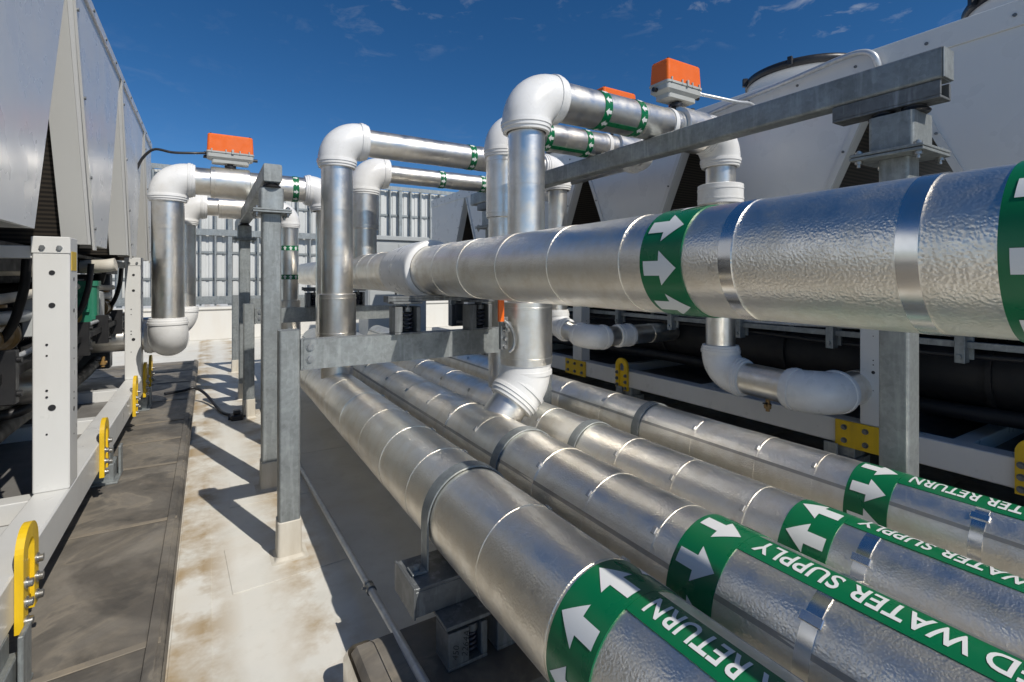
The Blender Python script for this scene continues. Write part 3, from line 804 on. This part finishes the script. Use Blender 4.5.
def chiller(label, xf, s, Y0, Y1, gaps, cols, lugs, plates, loc, fans, left, facia=.145):
    """xf = front plane, s = sign of the depth direction; heights relative to eye level"""
    t = thing('chiller', label, 'chiller', loc, 'white rooftop chillers')
    D = 2.25; zb, ztop = H+.18, H+1.5; zt_ = ztop-facia; hb, ht = .545, .012
    xs = lambda q: xf + s*q
    def bx(mb, q0, q1, y0, y1, z0, z1, bev=.003, mi=0):
        a, b = sorted((xs(q0), xs(q1))); mb.box(a, b, y0, y1, z0, z1, bev, mi)
    edges = [Y0] + gaps + [Y1]
    k = 0
    for g0, g1 in zip(edges[:-1], edges[1:]):
        first, last = g0 == Y0, g1 == Y1
        a0 = g0 + (0 if first else ht); a1 = g0 + (0 if first else hb)
        b0 = g1 - (0 if last else ht); b1 = g1 - (0 if last else hb)
        pts = [(a0, zt_), (b0, zt_), (b1, zb), (a1, zb)]
        mb = MB(); x0, x1 = sorted((xs(D-.02), xs(D))); mb.prism(pts, 'x', x0, x1); mb.build('end_panel', M['panel'], t)
        mb = MB(); x0, x1 = sorted((xs(0), xs(.02))); mb.prism(pts, 'x', x0, x1)
        p = mb.build('end_panel', M['panel'], t)
        mb = MB()                            # folded flange standing proud on both slanting edges + screws
        for (ya, yb_, sg) in (((a0, a1, 1),) if not first else ()) + (((b0, b1, -1),) if not last and not left else ()):
            L_ = [(ya, zt_), (ya+sg*.045, zt_), (yb_+sg*.045, zb-.03), (yb_, zb-.03)]
            x0, x1 = sorted((xs(-.012), xs(-.0005))); mb.prism(L_, 'x', x0, x1)
            for f in (.12, .42, .72, .93):
                yy = ya + (yb_-ya)*f + sg*.022; zz = zt_ + (zb-zt_)*f
                mb.cyl((xs(-.012), yy, zz), (xs(-.019), yy, zz), .009, n=8, mi=1)
        if mb.v: mb.build('edge_flange', [M['white'], M['galv_dark']], p)
        # slanting flanks: white sheet near the front, dark coil behind
        for (ya, yb_, sg, skip) in ((a0, a1, 1, first), (b0, b1, -1, last)):
            if skip: continue
            mb = MB()
            F0 = .13 if left else .10
            def quad(q0, q1, off, mbb, mi=0):
                dy = sg*off
                vs = [(xs(q0), ya+dy, zt_), (xs(q1), ya+dy, zt_), (xs(q1), yb_+dy, zb), (xs(q0), yb_+dy, zb),
                      (xs(q0), ya+dy+sg*.02, zt_), (xs(q1), ya+dy+sg*.02, zt_), (xs(q1), yb_+dy+sg*.02, zb), (xs(q0), yb_+dy+sg*.02, zb)]
                mbb.add(vs, [[0,1,2,3],[4,5,6,7],[0,1,5,4],[1,2,6,5],[2,3,7,6],[3,0,4,7]], False, mi)
            quad(.021, F0, .001, mb)
            mb.build('flank_sheet', M['panel_flank'], t)
            mb = MB(); quad(F0+.004, D-.03, .035, mb); mb.build('coil', M['coil'], t)
        k += 1
    for yy in (Y0+.0005, Y1-.0205):
        mb = MB(); bx(mb, .0215, D-.0215, yy, yy+.02, zb, zt_); mb.build('side_sheet', M['panel'], t)
    # drip tray and longitudinal header under the V
    mb = MB(); bx(mb, .26, D-.26, Y0+.03, Y1-.03, zb-.035, zb-.012); mb.build('tray', M['black'], t)
    mb = MB(); bx(mb, .30, .4, Y0, Y1, zb-.15, zb-.05); mb.build('header_beam', M['black'], t)
    for c in cols:
        mb = MB(); bx(mb, .131, D-.131, c+.01, c+.12, H+.085, H+.142, .003); mb.build('header_beam', M['white'], t)
    # top fascia and deck
    mb = MB(); bx(mb, D-.02, D+.012, Y0, Y1, zt_+.001, ztop-.002); mb.build('fascia', M['panel'], t)
    mb = MB(); bx(mb, -.012, .02, Y0, Y1, zt_+.001, ztop-.002)
    fa = mb.build('fascia', M['panel'], t)
    mb = MB(); y = Y0+.1
    while y < Y1:
        mb.cyl((xs(-.012), y, ztop-facia*.55), (xs(-.018), y, ztop-facia*.55), .010, n=8); y += .39
    mb.build('screw', M['galv_dark'], fa)
    mb = MB(); bx(mb, .021, D-.021, Y0+.005, Y1-.005, zt_+.01, ztop); mb.build('deck', M['panel'], t)
    # fans
    for fy in fans:
        for q in (.68, 1.65):
            mb = MB(); c = (xs(q), fy, ztop); K = .9
            mb.lathe(c, (0,0,1), [(0,.46),(.03,.435),(.11,.42),(.17,.43),(.19,.45),(.192,.42),(.11,.40),(0,.405)], 56, hard=False)
            fn = mb.build('fan_shroud', M['panel'], t)
            mb = MB(); mb.lathe((c[0],c[1],c[2]+.185), (0,0,1), [(0,.435),(0,.46),(.045,.465),(.065,.455),(.065,.43),(.045,.42)], 56, hard=False)
            for r in (.1, .17, .24, .31, .38): mb.tube([(c[0]+r*math.cos(2*PI*i/40), c[1]+r*math.sin(2*PI*i/40), c[2]+.235+.03*(1-r/.5)) for i in range(41)], .005, 6, False)
            for i in range(12):
                a = 2*PI*i/12; mb.tube([(c[0]+.06*math.cos(a), c[1]+.06*math.sin(a), c[2]+.27), (c[0]+.43*math.cos(a), c[1]+.43*math.sin(a), c[2]+.24)], .005, 6, False)
            for i in range(6):
                a = 2*PI*i/6+.3; mb.box(-.02,.02,-.018,.018,-.02,.05,.003,0, Matrix.Translation((c[0]+.475*math.cos(a), c[1]+.475*math.sin(a), c[2]+.21)) @ Matrix.Rotation(a,4,'Z'))
            mb.build('fan_guard', M['black_plastic'], fn)
            mb = MB()
            for i in range(5):
                a = 2*PI*i/5; Mx = Matrix.Translation((c[0],c[1],c[2]+.14)) @ Matrix.Rotation(a,4,'Z') @ Matrix.Translation((.23,0,0)) @ Matrix.Rotation(R_(28),4,'X')
                mb.box(-.16,.16,-.09,.09,-.004,.004,.001,0,Mx)
            mb.cyl((c[0],c[1],c[2]+.06),(c[0],c[1],c[2]+.22),.08,n=20)
            mb.build('fan_blade', M['black_plastic'], fn)
    # base frame
    for q0 in (0, D-.13):
        mb = MB(); bx(mb, q0, q0+.13, Y0, Y1, H-1.152, H-.985, .006)
        mb.build('base_rail', M['white'], t)
    y = Y0+.4
    ycs = []
    for c in cols: ycs += [c-.36, c+1.5]
    for y in ycs:
        if not (Y0 < y < Y1-.1): continue
        mb = MB(); bx(mb, .131, D-.131, y, y+.10, H-1.14, H-1.01, .004); mb.build('cross_member', M['white'], t)
    for c in cols:
        for q0 in (0, D-.13):
            mb = MB(); bx(mb, q0, q0+.13, c, c+.16, H-.9845, H+.186, .004)
            co = mb.build('column', M['white'], t)
            mb = MB()
            for (dy, z, r) in ((.0, H+.02, .011), (.0, H-.13, .012), (.0, H-.60, .014), (.0, H-.31, .005), (.0, H-.36, .004), (.0,H-.52,.005), (.0,H-.55,.005), (.0,H-.72,.004)):
                xx = xs(q0+.062 + (.018 if r < .008 else 0))
                mb.cyl((xx, c-.0005, z), (xx, c-.003, z), r, n=14)
                mb.cyl((xs(q0-.0005) if q0 == 0 else xs(q0+.1305), c+.08, z-.03), (xs(q0-.002) if q0 == 0 else xs(q0+.132), c+.08, z-.03), r*.8, n=12)
            mb.build('bolt_hole', M['black_plastic'], co)
            mb = MB(); bx(mb, q0-.003, q0+.133, c-.004, c-.0008, H+.11, H+.183, .001)
            for dq in (.035, .095): mb.cyl((xs(q0+dq), c-.004, H+.135), (xs(q0+dq), c-.014, H+.135), .011, n=6, mi=1)
            mb.build('gusset', [M['white'], M['galv_dark']], co)
    for y in lugs: lug(t, xf, -s, y)
    for y in plates: lug(t, xf, -s, y, horseshoe=False)
    # isolator feet on the curb
    y = Y0 + .55
    fy_ = [Y0+.66 + 2.1*k for k in range(int((Y1-Y0)/2.1)+1)]
    for y in fy_:
        mb = MB(); bx(mb, -.02, .17, y-.09, y+.09, .152, H-1.23, .004); bx(mb, -.045, .2, y-.13, y+.13, .151, .163, .002)
        bx(mb, .0, .14, y-.07, y+.07, H-1.23, H-1.1525, .003)
        bx(mb, -.045, -.03, y+.02, y+.11, .163, H-1.15, .003)
        mb.build('mount', M['galv'], t)
    mb = MB(); bx(mb, .34, 2.0, Y1-.2, Y1-.02, H-.97, H+.03, .01); en = mb.build('blocker_enclosure', M['grey_dark'], t)  # end box, added to block the bright view along the underside
    mb = MB(); bx(mb, .42, 1.1, Y1-.214, Y1-.2005, H-.8, H-.05, .004); mb.build('enclosure_door', M['grey_dark'], en)
    mb = MB(); bx(mb, .135, D-.135, Y0+.05, Y1-.05, H-1.12, H-1.10, .002); mb.build('floor_pan', M['pan'], t)
    mb = MB(); bx(mb, D-.16, D-.14, Y0+.05, Y1-.05, H-1.095, H-.62, .002); mb.build('blocker_sheet', M['black'], t)  # added black sheet, hides the sunlit roof so the underside reads dark
    # vessels, pipes and compressors inside
    for (q, z, r, a, b) in ((.62, H-.62, .23, Y0+.7, Y1-1.0), (1.35, H-.42, .3, Y0+.4, Y1-.6), (1.0, H-.04, .13, Y0+.3, Y1-.3)):
        mb = MB()
        mb.lathe((xs(q), a, z), (0,1,0), [(0,.01),(.0,r*.85),(.03,r*.97),(.08,r),(b-a-.08,r),(b-a-.03,r*.97),(b-a,r*.85),(b-a,.01)], 40, hard=False)
        L = a+.9
        while L < b-.5:
            mb.lathe((xs(q), L, z), (0,1,0), [(0,r),(0,r*1.1),(.03,r*1.1),(.03,r)], 40); L += 1.3
        mb.build('vessel', M['black'], t)
    # strut rail, clips, conduits and small boxes along the front of the unit
    mb = MB(); bx(mb, .16, .19, Y0+.3, Y1-.3, H-.43, H-.39, .002); mb.build('strut_rail', M['black' if left else 'galv'], t)
    for j, (q, z, r, mt) in enumerate(((.2, H-.36, .014, 'conduit'), (.24, H-.47, .018, 'black_plastic'), (.34, H-.2, .035, 'grey_unit'), (.3, H-.09, .025, 'boot'), (.42, H-.86, .05, 'black'))):
        P = []; yy = Y0+.25
        while yy < Y1-.3:
            P.append((xs(q+.012*math.sin(yy*2.3+j)), yy, z+.018*math.sin(yy*1.7+j*2))); yy += .3
        mb = MB(); mb.tube(bez(P, 4), r, 12); mb.build('service_line', M[mt], t)
    yy = Y0+.55; k_ = 0
    while yy < Y1-.5:
        mb = MB(); bx(mb, .12, .2, yy, yy+.05, H-.52, H-.30, .003); bx(mb, .192, .215, yy-.02, yy+.07, H-.5, H-.33, .002)
        for z in (H-.48, H-.34): mb.cyl((xs(.12), yy+.025, z), (xs(.105), yy+.025, z), .014, n=6)
        mb.build('pipe_bracket', M['black' if left else 'galv'], t)
        if k_ % 2 == 0:
            mb = MB(); bx(mb, .22, .34, yy+.28, yy+.5, H-.34, H-.12, .006); bx(mb, .212, .2195, yy+.29, yy+.49, H-.33, H-.13, .003)
            mb.cyl((xs(.28), yy+.39, H-.34), (xs(.28), yy+.39, H-.44), .018, n=12); mb.build('junction_box', M['grey_unit'], t)
        else:
            mb = MB(); mb.lathe((xs(.36), yy+.4, H-.3), (0,1,0), [(0,.01),(0,.07),(.02,.085),(.05,.085),(.07,.07),(.3,.07),(.32,.085),(.35,.085),(.37,.07),(.37,.01)], 28)
            mb.cyl((xs(.36), yy+.58, H-.3), (xs(.36), yy+.58, H-.15), .03, n=16); mb.cyl((xs(.36), yy+.58, H-.15), (xs(.36), yy+.58, H-.135), .07, n=20); mb.build('isolation_valve', M['brass' if left else 'grey_cast'], t)
        yy += .74; k_ += 1
    for i, y in enumerate([Y0 + .9 + 1.55*k for k in range(int((Y1-Y0-1)/1.55)+1)]):
        mb = MB(); x = xs(.42)
        mb.cyl((xs(.5), y, H-.32), (xs(.5), y+.42, H-.32), .10, n=24)
        for j in range(8): mb.lathe((xs(.5), y+.03+.05*j, H-.32), (0,1,0), [(0,.1),(0,.118),(.012,.118),(.012,.1)], 24)
        bx(mb, .42, .58, y+.05, y+.2, H-.22, H-.17, .004); bx(mb, .38, .62, y+.02, y+.4, H-.44, H-.41, .003)
        for j in (.05, .13): mb.cyl((xs(.4), y-.0, H-.28-j), (xs(.4), y-.015, H-.28-j), .012, n=8)
        mb.build('compressor', M['black_plastic'], t)
        mb = MB(); mb.tube(bez([(xs(.3), y+.55, zb-.05), (xs(.32), y+.55, H+.02), (xs(.36), y+.62, H-.06), (xs(.5), y+.8, H-.08), (xs(.9), y+.85, H-.1)], 6), .045, 16)
        mb.tube(bez([(xs(.2), y+.9, zb-.08), (xs(.22), y+.9, H-.1), (xs(.3), y+.95, H-.3), (xs(.5), y+1.0, H-.45)], 6), .02, 10)
        mb.build('refrigerant_line', M['black'], t)
        mb = MB(); bx(mb, .55, .62, y+1.0, y+1.3, H-.4, H-.02, .006); bx(mb, .52, .55, y+1.06, y+1.24, H-.3, H-.1, .004)
        mb.build('control_box', M['grey_unit'], t)
        mb = MB(); bx(mb, 1.78, 2.05, y-.25, y+1.1, H-.9, H+.12 if left else H-.36, .01); mb.build('blocker_enclosure', M['black'], t)  # added black bulk filling the open underside against the bright background
    return t

CL = chiller('white chiller in sunlight beside the walkway, standing on the dark stained curb', -.55, -1, 1.5, 6.95,
    [3.05, 4.60, 6.13], [1.56, 3.06, 6.0], [2.36, 3.88, 5.40, 6.2, 6.75], [], (-1.6, 2, .15), [2.3,3.85,5.4], True, .06)
CR = chiller('shaded grey white chiller behind the steel beam, with round fan shrouds on top', 3.75, 1, -3.1, 9.2,
    [-1.6, -.05, 1.50, 3.03, 4.58, 6.13, 7.7], [-1.4, 1.50, 4.6, 7.6], [.81, 3.91, 6.9], [1.62, 4.70, 7.7], (4.8, 3, .15), [-.7,.85,2.4,3.95,5.5,7.05,8.4], False)
# long curved handrail conduit on the shaded chiller
mb = MB(); mb.tube(bez([(3.72,3.1,H+1.38), (3.68,2.6,H+1.42), (3.68,2.1,H+1.455), (3.68,1.75,H+1.485), (3.68,1.62,H+1.48), (3.68,1.55,H+1.435), (3.70,1.53,H+1.36), (3.738,1.53,H+1.33)], 8), .02, 14)
mb.build('conduit', M['conduit'], CR)
# insulated suction lines and a drum seen under the sunlit chiller
mb = MB(); mb.tube(bez([(-1.6,3.6,H+.02), (-1.2,3.62,H+.04), (-.95,3.66,H+.07), (-.82,3.8,H+.06), (-.8,4.1,H-.02)], 6), .065, 20); mb.build('suction_line', M['boot'], CL)
mb = MB(); mb.tube(bez([(-1.4,5.5,H+.08), (-1.0,5.2,H+.08), (-.72,5.0,H+.085), (-.62,4.98,H+.1)], 6), .05, 20); mb.build('suction_line', M['boot'], CL)
mb = MB(); mb.tube(bez([(-1.1,3.7,H-.75), (-.85,3.75,H-.72), (-.78,3.8,H-.5), (-.78,3.8,H-.2)], 6), .03, 16); mb.build('refrigerant_line', M['black_plastic'], CL)
mb = MB(); mb.cyl((-1.5,3.75,H-.6), (-.72,3.75,H-.6), .1, n=28); mb.build('water_pipe', M['alu_smooth'], CL)
mb = MB(); mb.box(-.5498, -.548, 3.09, 3.19, H+.03, H+.12, .0005); mb.build('sticker', M['yellow'], CL)
mb = MB(); mb.prism(rrect(-.88, -.74, 5.0, 5.14, .03), 'z', H-.37, H-.07); mb.prism(rrect(-.89, -.73, 4.99, 5.15, .03), 'z', H-.069, H-.03)
for z in (H-.14, H-.26): mb.box(-.84, -.78, 4.975, 4.9985, z-.012, z+.012, .003)
mb.build('pump_motor', M['green_paint'], CL)
mb = MB(); mb.cyl((-1.25,3.0,H+.06), (-.82,3.0,H+.06), .13, n=28); mb.build('filter_drum', M['black_plastic'], CL)

# ------------------------------------------------------------------ far wall, screen fence and cabinet
pw = thing('parapet_wall', 'low white parapet closing the far end of the roof', 'wall', (2, 14, 0))
mb = MB(); mb.box(-14, 20, 13.9, 14.3, 0, .72, .01); mb.build('wall', M['parapet'], pw)
mb = MB(); mb.box(-14, 20, 13.86, 14.34, .722, .775, .01); mb.build('coping', M['parapet'], pw)
sf = thing('screen_fence', 'tall white louvred screen framed in galvanised studs above the far parapet', 'fence', (2, 14.6, 0))
mb = MB(); P = []; x = -4.0; k = 0
while x < 10.0:
    P += [(x, 14.735), (x+.10, 14.735), (x+.115, 14.755), (x+.16, 14.755)]; x += .175
vs = [(a, b, .85) for a, b in P] + [(a, b, 4.1) for a, b in P]; n = len(P)
mb.add(vs, [[i, i+1, n+i+1, n+i] for i in range(n-1)]); mb.build('siding', M['screen'], sf)
x = -4.0; k = 0
while x <= 10.01:
    mb = MB(); w = .022 if k % 7 else .05
    mb.box(x-w, x+w, 14.6, 14.70, .78, 4.15, .004); mb.build('stud', M['galv'], sf); x += .32; k += 1
for z, h in ((.92, .1), (1.45, .03), (2.12, .03), (2.62, .08), (3.35, .03), (4.15, .06)):
    mb = MB(); mb.box(-4.1, 10.1, 14.585 if h > .05 else 14.705, 14.599 if h > .05 else 14.73, z-h, z+h, .004); mb.build('rail', M['galv'], sf)
ca = thing('equipment_cabinet', 'grey metal cabinet standing before the far screen fence', 'cabinet', (3.7, 11, 0))
mb = MB(); mb.box(3.0, 4.35, 11, 11.8, .08, 2.32, .01); mb.box(2.95, 4.4, 10.95, 11.85, 2.322, 2.42, .01); mb.box(3.0, 4.35, 11.02, 11.78, 0, .079, .003); mb.build('body', M['grey_unit'], ca)
for x0, x1 in ((3.03, 3.66), (3.69, 4.32)):
    mb = MB(); mb.box(x0, x1, 10.985, 10.999, .15, 2.24, .004)
    d_ = mb.build('door', M['grey_unit'], ca)
    mb = MB(); mb.box(x1-.06, x1-.03, 10.96, 10.984, 1.1, 1.25, .004); mb.build('handle', M['black_plastic'], d_)
# low wall on the far side of the sunlit chiller, and beyond the shaded one
for nm, x0, lab in (('parapet_wall', -9.3, 'low white parapet behind the sunlit chiller'), ('parapet_wall', 14.0, 'low white parapet beyond the shaded chiller')):
    t = thing(nm, lab, 'wall', (x0, 4, 0)); mb = MB(); mb.box(x0, x0+.3, -14, 13.85, 0, .95, .01); mb.build('wall', M['parapet'], t)

# ------------------------------------------------------------------ world, sun, camera
ELEV = R_(45); sunh = Vector((.313, -.95)).normalized()
W = bpy.data.worlds.new('World'); S.world = W; W.use_nodes = True
nt = W.node_tree; bg = nt.nodes['Background']
sky = N(nt, 'ShaderNodeTexSky', sky_type='NISHITA'); sky.sun_disc = False
sky.sun_elevation = ELEV; sky.sun_rotation = math.atan2(sunh.x, sunh.y)
sky.altitude = 2500; sky.air_density = .9; sky.dust_density = .15; sky.ozone_density = 3
tc = N(nt, 'ShaderNodeTexCoord')
mp = N(nt, 'ShaderNodeMapping'); mp.inputs['Scale'].default_value = (1.0, 1.0, 2.6); mp.inputs['Location'].default_value = (.3, .1, 0); nt.links.new(tc.outputs['Generated'], mp.inputs[0])
n1 = noise(nt, 14, 7, .62, mp.outputs[0], .4); n2 = noise(nt, 2.2, 3, .5, mp.outputs[0])
f1 = ramp(nt, n1.outputs[0], .55, g3(0), .78, g3(.8)); f2 = ramp(nt, n2.outputs[0], .42, g3(0), .62, g3(1))
mu = N(nt, 'ShaderNodeMath', operation='MULTIPLY'); nt.links.new(f1.outputs[0], mu.inputs[0]); nt.links.new(f2.outputs[0], mu.inputs[1])
hs = N(nt, 'ShaderNodeHueSaturation'); hs.inputs['Saturation'].default_value = 1.27; hs.inputs['Value'].default_value = .86; nt.links.new(sky.outputs[0], hs.inputs['Color'])
sxx = N(nt, 'ShaderNodeSeparateXYZ'); nt.links.new(tc.outputs['Generated'], sxx.inputs[0])
mr = N(nt, 'ShaderNodeMapRange'); nt.links.new(sxx.outputs[0], mr.inputs[0])
mr.inputs[1].default_value = .15; mr.inputs[2].default_value = .7; mr.inputs[3].default_value = .1; mr.inputs[4].default_value = 1.0
mu2 = N(nt, 'ShaderNodeMath', operation='MULTIPLY'); nt.links.new(mu.outputs[0], mu2.inputs[0]); nt.links.new(mr.outputs[0], mu2.inputs[1])
c = mixc(nt, mu2.outputs[0], hs.outputs[0], (4.6, 4.9, 5.3))
nt.links.new(c, bg.inputs['Color']); bg.inputs['Strength'].default_value = .075
ld = bpy.data.lights.new('sun', 'SUN'); ld.energy = 3.0; ld.angle = R_(.5); ld.color = (1, .95, .87)
lo = bpy.data.objects.new('sun', ld); COL.objects.link(lo)
sd = Vector((sunh.x*math.cos(ELEV), sunh.y*math.cos(ELEV), math.sin(ELEV)))
lo.rotation_euler = sd.to_track_quat('Z', 'Y').to_euler(); lo.location = sd*30
cam = bpy.data.cameras.new('camera'); co = bpy.data.objects.new('camera', cam); COL.objects.link(co)
co.location = (0, 0, H); co.rotation_euler = (R_(90), 0, R_(-31.3))
cam.sensor_width = 36; cam.lens = 36*500/1024; cam.shift_y = -64/1024; cam.clip_start = .02; cam.clip_end = 500
S.camera = co
S.view_settings.view_transform = 'Standard'; S.view_settings.look = 'None'; S.view_settings.gamma = 1; S.view_settings.exposure = .55
S.view_settings.use_curve_mapping = False
S.cycles.max_bounces = 8
